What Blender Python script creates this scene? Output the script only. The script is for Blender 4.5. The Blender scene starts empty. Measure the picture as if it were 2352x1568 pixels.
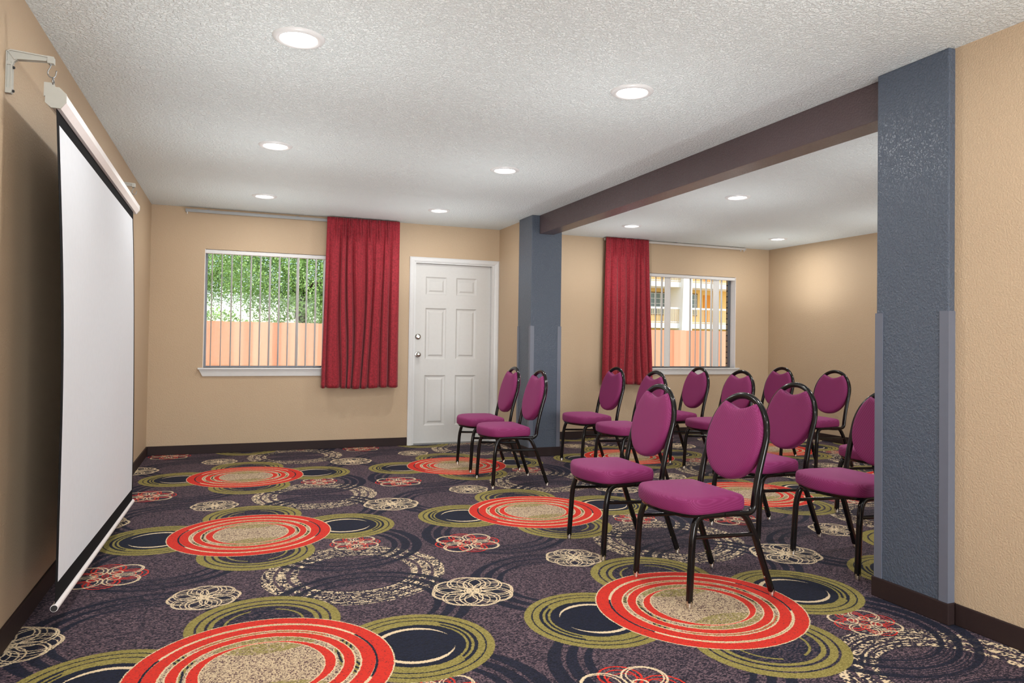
import bpy, bmesh, math, random
from mathutils import Vector, Matrix
random.seed(7)
PI = math.pi
COL = bpy.context.scene.collection
SC = bpy.context.scene

# ------------------------------------------------------------------ room dimensions (metres)
H = 2.44
XL, YB, XR, YF = -0.772, 7.721, 6.727, -2.6
XP = 2.850            # near partition wall, room side
BBH = 0.089

# ------------------------------------------------------------------ helpers
def srgb(r, g, b):
    f = lambda c: (c/255/12.92) if c/255 <= 0.04045 else ((c/255+0.055)/1.055)**2.4
    return (f(r), f(g), f(b), 1.0)

def link(name, bm, mat=None, parent=None, smooth=False, mats=None):
    me = bpy.data.meshes.new(name)
    bm.normal_update()
    bm.to_mesh(me); bm.free()
    o = bpy.data.objects.new(name, me)
    COL.objects.link(o)
    for m in (mats or ([mat] if mat else [])):
        me.materials.append(m)
    if smooth:
        for p in me.polygons: p.use_smooth = True
    if parent is not None: o.parent = parent
    return o

def smooth_angle(o, deg=40):
    me = o.data
    for p in me.polygons: p.use_smooth = True
    try:
        me.set_sharp_from_angle(angle=math.radians(deg))
    except Exception:
        pass
    return o

def tag(o, label=None, cat=None, group=None, kind=None):
    if label: o['label'] = label
    if cat: o['category'] = cat
    if group: o['group'] = group
    if kind: o['kind'] = kind
    return o

def empty(name, loc, rz=0):
    o = bpy.data.objects.new(name, None)
    o.empty_display_size = 0.1
    COL.objects.link(o)
    o.location = loc; o.rotation_euler = (0, 0, rz)
    return o

def box(bm, x0, x1, y0, y1, z0, z1, bev=0.0, mi=0):
    v = [bm.verts.new(c) for c in ((x0,y0,z0),(x1,y0,z0),(x1,y1,z0),(x0,y1,z0),(x0,y0,z1),(x1,y0,z1),(x1,y1,z1),(x0,y1,z1))]
    fs = [bm.faces.new([v[i] for i in q]) for q in ((3,2,1,0),(4,5,6,7),(0,1,5,4),(1,2,6,5),(2,3,7,6),(3,0,4,7))]
    for f in fs: f.material_index = mi
    if bev > 0:
        es = list({e for f in fs for e in f.edges})
        bmesh.ops.bevel(bm, geom=es, offset=bev, segments=2, profile=0.6, affect='EDGES')
    return v

def boxes(*lst, bev=0.0):
    bm = bmesh.new()
    for b in lst: box(bm, *b, bev=bev)
    return bm

def round_path(pts, r, n=6):
    """polyline with rounded corners"""
    pts = [Vector(p) for p in pts]
    out = [pts[0]]
    for i in range(1, len(pts)-1):
        a, b, c = pts[i-1], pts[i], pts[i+1]
        rr = r[i] if isinstance(r, (list, tuple)) else r
        d1 = (a-b).normalized(); d2 = (c-b).normalized()
        L = min(rr, (a-b).length*0.49, (c-b).length*0.49)
        p1 = b+d1*L; p2 = b+d2*L
        for k in range(n+1):
            t = k/n
            out.append(p1*(1-t)**2 + b*2*t*(1-t) + p2*t*t)
    out.append(pts[-1])
    return out

def tube(bm, pts, rx, ry=None, seg=10, sq=1.0, up=(0,0,1), caps=True, taper=None):
    """sweep of a (super)elliptical section; rx along 'side', ry along 'up-ish'"""
    pts = [Vector(p) for p in pts]
    ry = ry or rx
    n = len(pts); rings = []
    side_prev = None
    for i, p in enumerate(pts):
        t = (pts[min(i+1, n-1)] - pts[max(i-1, 0)]).normalized()
        if side_prev is None:
            u = Vector(up)
            if abs(u.dot(t)) > 0.95: u = Vector((1, 0, 0))
            side = t.cross(u).normalized()
        else:
            side = (side_prev - t*side_prev.dot(t)).normalized()
        side_prev = side
        u2 = side.cross(t).normalized()
        k = taper(i/(n-1)) if taper else 1.0
        ring = []
        for s in range(seg):
            a = 2*PI*(s+0.5)/seg
            ca, sa = math.cos(a), math.sin(a)
            e = 2.0/sq if sq != 1.0 else 1.0
            if sq != 1.0:
                cx = math.copysign(abs(ca)**(1/sq), ca); cy = math.copysign(abs(sa)**(1/sq), sa)
            else: cx, cy = ca, sa
            ring.append(bm.verts.new(p + side*(rx*k*cx) + u2*(ry*k*cy)))
        rings.append(ring)
    for a, b in zip(rings[:-1], rings[1:]):
        for s in range(seg):
            bm.faces.new((a[s], a[(s+1) % seg], b[(s+1) % seg], b[s]))
    if caps:
        bm.faces.new(rings[0][::-1]); bm.faces.new(rings[-1])
    return rings

def lathe(bm, prof, c=(0,0,0), axis='z', seg=24):
    """prof list of (r, h)"""
    c = Vector(c); rings = []
    for r, h in prof:
        if r < 1e-6:
            d = {'z': Vector((0,0,h)), 'y': Vector((0,h,0)), 'x': Vector((h,0,0))}[axis]
            rings.append([bm.verts.new(c+d)])
            continue
        ring = []
        for s in range(seg):
            a = 2*PI*s/seg; ca, sa = r*math.cos(a), r*math.sin(a)
            d = {'z': Vector((ca,sa,h)), 'y': Vector((ca,h,sa)), 'x': Vector((h,ca,sa))}[axis]
            ring.append(bm.verts.new(c+d))
        rings.append(ring)
    for a, b in zip(rings[:-1], rings[1:]):
        if len(a) == 1 and len(b) == 1: continue
        for s in range(seg):
            if len(a) == 1: bm.faces.new((a[0], b[s], b[(s+1) % seg]))
            elif len(b) == 1: bm.faces.new((a[s], a[(s+1) % seg], b[0]))
            else: bm.faces.new((a[s], a[(s+1) % seg], b[(s+1) % seg], b[s]))
    bmesh.ops.recalc_face_normals(bm, faces=bm.faces)

# ------------------------------------------------------------------ node helpers
class X:
    """tiny expression wrapper around shader math nodes"""
    nt = None
    def __init__(s, v): s.v = v
    @staticmethod
    def m(op, *a, clamp=False):
        n = X.nt.nodes.new('ShaderNodeMath'); n.operation = op; n.use_clamp = clamp
        for i, q in enumerate(a):
            q = q.v if isinstance(q, X) else q
            if isinstance(q, (int, float)): n.inputs[i].default_value = q
            else: X.nt.links.new(q, n.inputs[i])
        return X(n.outputs[0])
    def __add__(s, o): return X.m('ADD', s, o)
    __radd__ = __add__
    def __sub__(s, o): return X.m('SUBTRACT', s, o)
    def __rsub__(s, o): return X.m('SUBTRACT', o, s)
    def __mul__(s, o): return X.m('MULTIPLY', s, o)
    __rmul__ = __mul__
    def __truediv__(s, o): return X.m('DIVIDE', s, o)
    def __lt__(s, o): return X.m('LESS_THAN', s, o)
    def __gt__(s, o): return X.m('GREATER_THAN', s, o)
    def abs(s): return X.m('ABSOLUTE', s)
    def floor(s): return X.m('FLOOR', s)
    def min(s, o): return X.m('MINIMUM', s, o)
    def max(s, o): return X.m('MAXIMUM', s, o)
    def sat(s): return X.m('ADD', s, 0.0, clamp=True)
def hyp(x, y): return X.m('SQRT', X.m('MULTIPLY_ADD', x, x, y*y))
def madd(a, b, c): return X.m('MULTIPLY_ADD', a, b, c)
def step_in(v, lo, hi):      # 1 if lo<v<hi
    return X.m('COMPARE', v, (lo+hi)/2, (hi-lo)/2)

def new_mat(name):
    m = bpy.data.materials.new(name); m.use_nodes = True
    nt = m.node_tree; nt.nodes.clear()
    out = nt.nodes.new('ShaderNodeOutputMaterial')
    b = nt.nodes.new('ShaderNodeBsdfPrincipled')
    nt.links.new(b.outputs[0], out.inputs[0])
    X.nt = nt
    return m, nt, b

def setp(b, **k):
    for n, v in k.items():
        n = n.replace('_', ' ')
        if n in b.inputs: b.inputs[n].default_value = v

def coord(nt, kind='Object', scale=(1,1,1)):
    if kind == 'Position':
        g = nt.nodes.new('ShaderNodeNewGeometry'); s = g.outputs['Position']
    else:
        g = nt.nodes.new('ShaderNodeTexCoord'); s = g.outputs[kind]
    mp = nt.nodes.new('ShaderNodeMapping'); mp.inputs['Scale'].default_value = scale
    nt.links.new(s, mp.inputs[0])
    return mp.outputs[0]

def noise(nt, vec, scale, detail=2, rough=0.5, dist=0.0):
    n = nt.nodes.new('ShaderNodeTexNoise')
    n.inputs['Scale'].default_value = scale; n.inputs['Detail'].default_value = detail
    n.inputs['Roughness'].default_value = rough; n.inputs['Distortion'].default_value = dist
    nt.links.new(vec, n.inputs['Vector'])
    return n.outputs['Fac'] if 'Fac' in n.outputs else n.outputs[0]

def ramp(nt, fac, stops, interp='LINEAR'):
    r = nt.nodes.new('ShaderNodeValToRGB'); r.color_ramp.interpolation = interp
    els = r.color_ramp.elements
    while len(els) < len(stops): els.new(0.5)
    for e, (p, c) in zip(els, stops):
        e.position = p; e.color = c if len(c) == 4 else (*c, 1)
    nt.links.new(fac, r.inputs[0])
    return r.outputs[0]

def mixc(nt, fac, a, b):
    n = nt.nodes.new('ShaderNodeMix'); n.data_type = 'RGBA'
    for sock, v in ((n.inputs[0], fac), (n.inputs[6], a), (n.inputs[7], b)):
        v = v.v if isinstance(v, X) else v
        if isinstance(v, (int, float, tuple)): sock.default_value = v
        else: nt.links.new(v, sock)
    return n.outputs[2]

def bump(nt, b, height, strength=0.3, dist=0.01):
    n = nt.nodes.new('ShaderNodeBump')
    n.inputs['Strength'].default_value = strength; n.inputs['Distance'].default_value = dist
    nt.links.new(height.v if isinstance(height, X) else height, n.inputs['Height'])
    nt.links.new(n.outputs[0], b.inputs['Normal'])

def simple(name, col, rough=0.5, metal=0.0, bumpy=None, **k):
    m, nt, b = new_mat(name)
    v = coord(nt)
    nz = noise(nt, v, 35, 3)
    c0 = col; dk = tuple(c*0.93 for c in col[:3])+(1,)
    nt.links.new(mixc(nt, nz, c0, dk), b.inputs['Base Color'])
    setp(b, Roughness=rough, Metallic=metal, **k)
    if bumpy: bump(nt, b, noise(nt, v, bumpy[0], 3), bumpy[1], bumpy[2])
    return m

def textured_paint(name, col, rough, scale=70, strength=0.35, dist=0.004, plate=True, spec=0.5, mottle=0.05):
    """rolled / sprayed wall texture: flattened blobs plus fine orange peel"""
    m, nt, b = new_mat(name)
    v = coord(nt, 'Position')
    n1 = noise(nt, v, scale, 4, 0.6, 0.12)
    n2 = noise(nt, v, scale*2.6, 2, 0.5)
    n3 = noise(nt, v, 1.3, 2)
    h = X(n1)
    if plate: h = X.m('SMOOTH_MIN', (h-0.42)*3.0, 0.5, 0.2).max(0.0) + X(n2)*0.25
    else: h = h + X(n2)*0.4
    f = ((X(n3)-0.5)*2*mottle + 1.0)
    c = nt.nodes.new('ShaderNodeVectorMath'); c.operation = 'SCALE'
    c.inputs[0].default_value = col[:3]; nt.links.new(f.v, c.inputs['Scale'])
    nt.links.new(c.outputs[0], b.inputs['Base Color'])
    setp(b, Roughness=rough)
    if 'Specular IOR Level' in b.inputs: b.inputs['Specular IOR Level'].default_value = spec
    bump(nt, b, h, strength, dist)
    return m

M = {}
M['wall'] = textured_paint('tan_wall_paint', srgb(189, 166, 138), 0.5, 120, 0.55, 0.0035, spec=0.3)
M['ceil'] = textured_paint('white_knockdown_ceiling', srgb(233, 240, 239), 0.62, 70, 1.0, 0.011, spec=0.3, mottle=0.02)
M['blue'] = textured_paint('blue_grey_column_paint', srgb(76, 86, 100), 0.28, 90, 0.7, 0.005, spec=0.5)
M['beam'] = textured_paint('dark_brown_beam_paint', srgb(80, 66, 68), 0.26, 95, 0.7, 0.004, spec=0.5)
M['guard'] = simple('blue_grey_corner_guard', srgb(101, 106, 119), 0.38, bumpy=(300, 0.1, 0.001))
M['base'] = simple('dark_brown_cove_base', srgb(46, 33, 32), 0.6, bumpy=(160, 0.25, 0.002), Specular_IOR_Level=0.22)
M['white'] = simple('white_trim_paint', srgb(212, 212, 211), 0.35)
M['door'] = simple('white_door_paint', srgb(204, 203, 200), 0.38)
M['chrome'] = simple('brushed_chrome', (0.62, 0.60, 0.57, 1), 0.22, 1.0)
M['zinc'] = simple('zinc_hook', (0.33, 0.34, 0.34, 1), 0.35, 1.0)
M['brass'] = simple('brassy_glide', (0.75, 0.68, 0.60, 1), 0.25, 1.0)
M['dark'] = simple('dark_gap', srgb(30, 28, 28), 0.6)
M['track'] = simple('grey_painted_track', srgb(150, 152, 152), 0.35)
M['trackw'] = simple('off_white_track', srgb(196, 192, 186), 0.4)
M['plastic'] = simple('grey_plastic', srgb(176, 176, 168), 0.45)
M['casing'] = simple('white_enamel_casing', srgb(236, 230, 228), 0.28)
M['blind'] = simple('off_white_vinyl_vane', srgb(236, 235, 232), 0.45)
nt = M['blind'].node_tree
tl_ = nt.nodes.new('ShaderNodeBsdfTranslucent'); tl_.inputs[0].default_value = srgb(214, 208, 200)
mx_ = nt.nodes.new('ShaderNodeMixShader'); mx_.inputs[0].default_value = 0.25
nt.links.new([n for n in nt.nodes if n.type == 'BSDF_PRINCIPLED'][0].outputs[0], mx_.inputs[1]); nt.links.new(tl_.outputs[0], mx_.inputs[2])
nt.links.new(mx_.outputs[0], [n for n in nt.nodes if n.type == 'OUTPUT_MATERIAL'][0].inputs[0])
M['alu'] = simple('grey_aluminium_frame', srgb(96, 98, 104), 0.35, 0.3)
M['frame'] = simple('white_vinyl_frame', srgb(244, 240, 236), 0.4)

# glass
m, nt, b = new_mat('window_glass')
setp(b, Base_Color=(1,1,1,1), Roughness=0.0, IOR=1.45)
for k in ('Transmission Weight', 'Transmission'):
    if k in b.inputs: b.inputs[k].default_value = 1.0
tr = nt.nodes.new('ShaderNodeBsdfTransparent'); gl = nt.nodes.new('ShaderNodeBsdfGlossy'); gl.inputs['Roughness'].default_value = 0.0
lw = nt.nodes.new('ShaderNodeFresnel'); lw.inputs[0].default_value = 1.12
mx = nt.nodes.new('ShaderNodeMixShader')
nt.links.new(lw.outputs[0], mx.inputs[0]); nt.links.new(tr.outputs[0], mx.inputs[1]); nt.links.new(gl.outputs[0], mx.inputs[2])
nt.links.new(mx.outputs[0], [n for n in nt.nodes if n.type == 'OUTPUT_MATERIAL'][0].inputs[0])
M['glass'] = m

# glossy black chair metal
M['metal'] = simple('gloss_black_chair_metal', (0.006, 0.005, 0.005, 1), 0.16, 0.0, Coat_Weight=0.15, Coat_Roughness=0.05, Specular_IOR_Level=0.3)

# woven purple upholstery with pale dots
m, nt, b = new_mat('magenta_dotted_upholstery')
v = coord(nt, 'Object')
sep = nt.nodes.new('ShaderNodeSeparateXYZ'); nt.links.new(v, sep.inputs[0])
x, y, z = (X(sep.outputs[i]) for i in range(3))
s = 0.0066
u1 = (x+z*0.8)/s; v1 = (y+z*0.6)/s
fl = v1.floor()
u2 = u1 + fl*0.5
fu = (u2-u2.floor()-0.5); fv = (v1-fl-0.5)
d = hyp(fu, fv)
dot = X.m('SMOOTH_MIN', ((0.34-d)*6.0).max(0.0), 1.0, 0.1)
nz = X(noise(nt, v, 900, 1))
fac = dot*0.20
base = mixc(nt, nz, srgb(104, 10, 68), srgb(128, 22, 88))
col = mixc(nt, fac, base, srgb(190, 96, 160))
nt.links.new(col, b.inputs['Base Color'])
setp(b, Roughness=0.75, Sheen_Weight=0.14, Sheen_Roughness=0.45)
if 'Sheen Tint' in b.inputs: b.inputs['Sheen Tint'].default_value = srgb(235, 150, 215)
bump(nt, b, dot*0.6+nz*0.4, 0.35, 0.0008)
M['fabric'] = m

# red curtain velour
m, nt, b = new_mat('crimson_suede_curtain')
v = coord(nt, 'Position')
n1 = noise(nt, v, 60, 4, 0.7); n2 = noise(nt, v, 5, 2)
c1 = mixc(nt, ramp(nt, n1, [(0.35, (0,0,0)), (0.65, (1,1,1))]), srgb(118, 12, 26), srgb(160, 32, 48))
nt.links.new(c1, b.inputs['Base Color'])
setp(b, Roughness=0.8, Sheen_Weight=0.12, Sheen_Roughness=0.5)
bump(nt, b, n1, 0.3, 0.002)
M['curtain'] = m

M['screenw'] = simple('matt_white_screen_fabric', srgb(212, 215, 220), 0.8)
M['screenb'] = simple('black_screen_border', srgb(16, 16, 18), 0.9, Specular_IOR_Level=0.12)

# lamp lens
m, nt, b = new_mat('lit_lamp_lens')
setp(b, Base_Color=(1,1,1,1), Roughness=0.5, Emission_Color=(1, 0.97, 0.92, 1), Emission_Strength=9.0)
M['lens'] = m

# ------------------------------------------------------------------ carpet
TX, TY = 1.8317, 1.84978
DX, DY = 0.11936, 2.63567
def carpet_material():
    m, nt, b = new_mat('patterned_axminster_carpet')
    g = nt.nodes.new('ShaderNodeNewGeometry')
    sep = nt.nodes.new('ShaderNodeSeparateXYZ'); nt.links.new(g.outputs['Position'], sep.inputs[0])
    px, py = X(sep.outputs[0]), X(sep.outputs[1])
    # soft wobble so edges are yarn-rough
    def cell(sx, sy, seed=0.0, off=0.0):
        cx = ((px+off)/sx).floor(); cy = (py/sy).floor()
        cmb = nt.nodes.new('ShaderNodeCombineXYZ')
        nt.links.new(cx.v, cmb.inputs[0]); nt.links.new(cy.v, cmb.inputs[1]); cmb.inputs[2].default_value = seed
        w = nt.nodes.new('ShaderNodeTexWhiteNoise'); w.noise_dimensions = '3D'
        nt.links.new(cmb.outputs[0], w.inputs[0])
        return X(w.outputs[0])
    w1 = cell(0.0035, 0.0035, 1.0); w2 = cell(0.0035, 0.0035, 2.0)
    qx = px + (w1-0.5)*0.004; qy = py + (w2-0.5)*0.004
    def local(cx, cy):          # wrapped local coordinates about a motif centre
        ax = (qx-(DX+cx-TX/2))/TX; ay = (qy-(DY+cy-TY/2))/TY
        return ((ax-ax.floor()-0.5)*TX, (ay-ay.floor()-0.5)*TY)
    # yarn mottles
    wA = cell(0.0055, 0.0035, 3.0); wB = cell(0.0035, 0.0065, 4.0); wC = cell(0.010, 0.0045, 5.0)
    big = X(noise(nt, g.outputs['Position'], 60, 2, 0.6))
    mot = wA*0.5 + wC*0.3 + big*0.5        # ~0..1.2
    base = ramp(nt, (mot/1.2).v, [(0.30, srgb(14, 12, 24)), (0.44, srgb(34, 29, 42)), (0.56, srgb(60, 49, 60)), (0.72, srgb(112, 90, 96))])
    navy = mixc(nt, wA, srgb(8, 11, 24), srgb(22, 28, 50))
    olive = mixc(nt, wA, srgb(112, 101, 46), srgb(152, 140, 78))
    red = mixc(nt, X.m('MULTIPLY', wA > 0.86, wB), srgb(200, 44, 30), srgb(112, 34, 34))
    beige = mixc(nt, wA, srgb(206, 182, 146), srgb(222, 202, 168))
    col = base

    # --- navy ring clusters on a half-tile lattice, thick crescents left/right
    def navy_rings():
        hx, hy = TX/2, 0.9135
        ax = (qx-(DX+0.467-hx/2))/hx
        lx = (ax-ax.floor()-0.5)*hx
        _, l1 = local(0.0, 0.530); _, l2 = local(0.0, 1.445)
        sel = l1.abs() < l2.abs()
        ly = l2 + (l1-l2)*sel
        return lx, ly
    def ring_bands(lx, ly, R, w_side, w_top, pitches):
        r = hyp(lx, ly)
        c2 = ((lx*lx-ly*ly)/(r*r+1e-5))              # cos 2theta
        half = madd(c2, (w_side-w_top)/2, (w_side+w_top)/2)
        mask = None
        for rc, k in pitches:
            d = (r-rc*R).abs()
            mm = d < half*k
            mask = mm if mask is None else mask.max(mm)
        return r, mask
    pit = [(0.935, 1.0), (0.79, 0.85), (0.655, 0.62)]
    lx, ly = navy_rings()
    r, nm = ring_bands(lx, ly, 0.447, 0.029, 0.007, pit)
    thin = (((r*75.0)-(r*75.0).floor()) < 0.42) * step_in(r, 0.26, 0.447) * (((ly.abs()-lx.abs())*4.0).sat())
    nm = nm.max(thin > 0.35)
    # --- white brush ring
    bx, by = local(0.467, 0.975)
    rb, bm_ = ring_bands(bx, by, 0.447, 0.0285, 0.003, pit)
    thinb = (((rb*50.0)-(rb*50.0).floor()) < 0.42) * step_in(rb, 0.27, 0.447) * ((by.abs()-bx.abs()*0.8) > 0.0)
    bm_ = bm_.max(thinb)
    yarn = (cell(0.014, 0.007, 7.0, 0.0) > 0.42).min(cell(0.006, 0.011, 8.0) > 0.25)
    col = mixc(nt, (step_in(rb, 0.27, 0.447)*((by.abs()-bx.abs()*0.8) > 0.0)).max(bm_)*0.6, col, navy)
    col = mixc(nt, bm_*yarn, col, beige)
    col = mixc(nt, nm*0.95, col, navy)

    # --- spirograph flowers
    def pick(c1, s1, c2, s2):
        a1, b1 = local(*c1); a2, b2 = local(*c2)
        near1 = (a1*a1+b1*b1) < 0.07
        fx = a2/s2 + (a1/s1-a2/s2)*near1
        fy = b2/s2 + (b1/s1-b2/s2)*near1
        return fx, fy
    def petals(fx, fy, n, fams, rot=0.0):
        """thin circle outlines repeated n-fold; fams = (centre distance, radius, line half width, max fold)"""
        rr = hyp(fx, fy); th = X.m('ARCTAN2', fy, fx)
        k = (th + rot)/(2*PI/n); th2 = (k - (k+0.5).floor())*(2*PI/n)
        ux, uy = rr*X.m('COSINE', th2), rr*X.m('SINE', th2)
        mask = None
        for cd, rad, hw, fold in fams:
            for j in range(-fold, fold+1):
                a = 2*PI/n*j
                dd = (hyp(ux-cd*math.cos(a), uy-cd*math.sin(a))-rad).abs() < hw
                mask = dd if mask is None else mask.max(dd)
        return mask
    fx, fy = pick((-0.893, 0.531), 0.200, (-0.220, 0.842), 0.160)
    disc = hyp(fx, fy) < 0.9
    col = mixc(nt, disc*0.55, col, navy)
    fm = petals(fx, fy, 8, [(0.50, 0.455, 0.016, 2), (0.56, 0.36, 0.014, 1), (0.05, 0.09, 0.02, 0)])
    fm = fm.max(petals(fx, fy, 4, [(0.53, 0.40, 0.010, 1)], rot=0.35))
    col = mixc(nt, fm, col, beige)
    # red + beige flowers
    gx, gy = pick((-0.675, -0.554), 0.200, (0.548, -0.362), 0.150)
    rm = petals(gx, gy, 4, [(0.55, 0.38, 0.020, 1), (0.52, 0.28, 0.016, 0), (0.36, 0.30, 0.012, 0)], rot=0.0)
    col = mixc(nt, rm, col, red)
    wm = petals(gx, gy, 4, [(0.56, 0.40, 0.018, 1), (0.60, 0.33, 0.013, 0), (0.30, 0.14, 0.016, 0)], rot=PI/4)
    col = mixc(nt, wm, col, beige)

    # --- olive circles: top/bottom pair then left/right pair
    def olive_layer(col, c, bands, fill_r, beige_arc, fold_axis):
        (ox, oy) = c
        r = hyp(ox, oy)
        inside = r < 0.302
        col = mixc(nt, inside, col, navy)
        rw = r
        mk = None
        for lo, hi in bands:
            q = step_in(rw, lo, hi); mk = q if mk is None else mk.max(q)
        col = mixc(nt, mk, col, olive)
        return col, r, ox, oy, inside
    cT = local(0.02, 0.455); cB = local(0.02, -0.385)
    selT = cT[1].abs() < cB[1].abs()
    lxT, lyT = cT[0], cB[1] + (cT[1]-cB[1])*selT
    # wobble: rings tighter towards top
    rT = hyp(lxT, lyT)
    c2 = (lxT*lxT-lyT*lyT)/(rT*rT+1e-4)
    inT = rT < 0.302
    gapcol = mixc(nt, (wC > 0.55)*0.6, navy, base)
    col = mixc(nt, inT, col, gapcol)
    rw = rT + (c2*-0.006)*((0.3-rT)*12.0).sat()
    mk = step_in(rw, 0.262, 0.305).max(step_in(rw, 0.222, 0.252)).max(step_in(rw, 0.190, 0.209))
    arc = step_in(hyp(lxT*1.02, lyT*1.04), 0.150, 0.160)*(lxT.abs() > 0.05)
    mk = mk.max(arc)*inT
    col = mixc(nt, mk, col, olive)
    cL = local(-0.505, 0.055); cR = local(0.550, 0.045)
    selL = cL[0].abs() < cR[0].abs()
    lxL, lyL = (cR[0] + (cL[0]*-1.0-cR[0])*selL), (cR[1] + (cL[1]-cR[1])*selL)   # mirrored so +x is outward
    rL = hyp(lxL, lyL)
    inL = rL < 0.302
    col = mixc(nt, inL, col, navy)
    thk = (lxL*4.0).sat()                       # outward side has the extra thin ring
    mk = step_in(rL, 0.272, 0.305).max(step_in(rL, 0.2385, 0.2655)).max(step_in(rL, 0.2, 0.2315)*(1.0-thk*0.9) > 0.5)
    mk = mk.max((rL < 0.232)*(rL > 0.188+0.0) * (step_in(rL, 0.213, 0.224).max(step_in(rL, 0.192, 0.202)).max(thk < 0.12)))
    col = mixc(nt, mk*inL, col, olive)
    ang = X.m('ARCTAN2', lyL, lxL).abs()
    wid = ((ang-0.35)*0.010).max(0.0).min(0.0095)
    barc = ((rL-0.151).abs() < wid)*inL
    col = mixc(nt, barc, col, beige)

    # --- red disc
    dx, dy = local(0.0, 0.033)
    r = hyp(dx, dy)
    c2 = (dx*dx-dy*dy)/(r*r+1e-4)
    ind = r < 0.458
    mott = (wA*0.55 + wB*0.45)
    weave = mixc(nt, ramp(nt, mott.v, [(0.36, (0,0,0)), (0.50, (1,1,1))]), srgb(96, 72, 70), srgb(196, 174, 142))
    inner = weave
    # olive lenses where the hidden circles cross the disc
    nearT = (dy.abs() > 0.100)*(inT)
    ol = nearT*((wC > 0.28))
    inner = mixc(nt, ol*0.85, inner, olive)
    ringL = (rL > 0.235)*inL*(r > 0.26)
    inner = mixc(nt, ringL, inner, olive)
    stripe = ringL*((rL*46.0-(rL*46.0).floor()) < 0.45)
    inner = mixc(nt, stripe, inner, navy)
    col = mixc(nt, ind, col, inner)
    rk = r + c2*-0.004
    o1 = step_in(r, 0.398, 0.470); o2 = step_in(rk, 0.337, 0.385); o3 = step_in(rk, 0.274, 0.311)
    h4 = madd(c2, 0.008, 0.0105).max(0.0015)
    o4 = (rk-0.226) ; o4 = (o4.abs() < h4)
    e4 = (rk-0.226).abs() < (h4+0.004)
    e1 = step_in(r, 0.392, 0.458).max(step_in(rk, 0.331, 0.391)).max(step_in(rk, 0.269, 0.316)).max(e4)
    gapn = step_in(r, 0.389, 0.399)*(c2 > 0.55)
    col = mixc(nt, (e1)*ind, col, beige)
    col = mixc(nt, gapn*ind, col, navy)
    redm = ((r < 0.4535)*step_in(r, 0.398, 0.47)).max(o2).max(o3).max(o4)
    topthin = step_in(rk, 0.321, 0.3255)*(c2 < 0.1)
    col = mixc(nt, redm.max(topthin), col, red)

    nt.links.new(col, b.inputs['Base Color'])
    setp(b, Roughness=0.8, Sheen_Weight=0.02, Sheen_Roughness=0.6)
    if 'Specular IOR Level' in b.inputs: b.inputs['Specular IOR Level'].default_value = 0.13
    bump(nt, b, wA*0.5+big, 0.5, 0.003)
    return m
M['carpet'] = carpet_material()

# ------------------------------------------------------------------ setting
bm = boxes((XL-0.15, XR+0.15, YF-0.15, YB+0.14, -0.12, 0.0))
tag(link('floor', bm, M['carpet']), kind='structure')
bm = boxes((XL-0.15, XR+0.15, YF-0.15, YB+0.14, H, H+0.15))
tag(link('ceiling', bm, M['ceil']), kind='structure')
tag(link('wall_left', boxes((XL-0.15, XL, YF, YB+0.14, 0, H)), M['wall']), kind='structure')
tag(link('wall_right', boxes((XR, XR+0.15, YF, YB+0.14, 0, H)), M['wall']), kind='structure')

W1 = (-0.285, 1.30, 0.852, 2.035)
W2 = (4.62, 6.185, 0.848, 2.042)
DR = (1.838, 2.790, 0.0, 2.030)
yb0, yb1 = YB, YB+0.14
segs = []
xs = XL
for (a, c, z0, z1) in (W1, DR, W2):
    segs.append((xs, a, yb0, yb1, 0, H))
    if z0 > 0: segs.append((a, c, yb0, yb1, 0, z0))
    segs.append((a, c, yb0, yb1, z1, H))
    xs = c
segs.append((xs, XR, yb0, yb1, 0, H))
tag(link('wall_back', boxes(*segs), M['wall']), kind='structure')
# wall behind the camera; its wide window openings are added to admit fill light
FW = (-0.65, 2.45, 0.45, 2.25)
FW2 = (3.3, 6.3, 0.45, 2.25)
fw = [(XL-0.15, XR+0.15, YF-0.15, YF, 0, FW[2]), (XL-0.15, XR+0.15, YF-0.15, YF, FW[3], H),
      (XL-0.15, FW[0], YF-0.15, YF, FW[2], FW[3]), (FW[1], FW2[0], YF-0.15, YF, FW[2], FW[3]), (FW2[1], XR+0.15, YF-0.15, YF, FW[2], FW[3])]
tag(link('wall_front', boxes(*fw), M['wall']), kind='structure')
# near partition on the right, and the stub beside the door
tag(link('wall_partition', boxes((XP, XP+0.18, YF, 2.20, 0, H)), M['wall']), kind='structure')
tag(link('wall_stub', boxes((2.838, 3.00, 6.96, YB, 0, H)), M['wall']), kind='structure')

# cove base
def base_strip(name, x0, x1, y0, y1):
    bm = boxes((x0, x1, y0, y1, 0, BBH), bev=0.004)
    return tag(link(name, bm, M['base']), kind='structure')
t = 0.012
base_strip('baseboard_left', XL, XL+t, YF, YB)
base_strip('baseboard_back', XL+t, 1.785, YB-t, YB)
base_strip('baseboard_alcove', 3.00, XR-t, YB-t, YB)
base_strip('baseboard_right', XR-t, XR, YF, YB)
base_strip('baseboard_stub', 2.838-t, 2.838, 6.99, YB)
base_strip('baseboard_partition', XP-t, XP, YF, 2.137-t)

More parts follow.
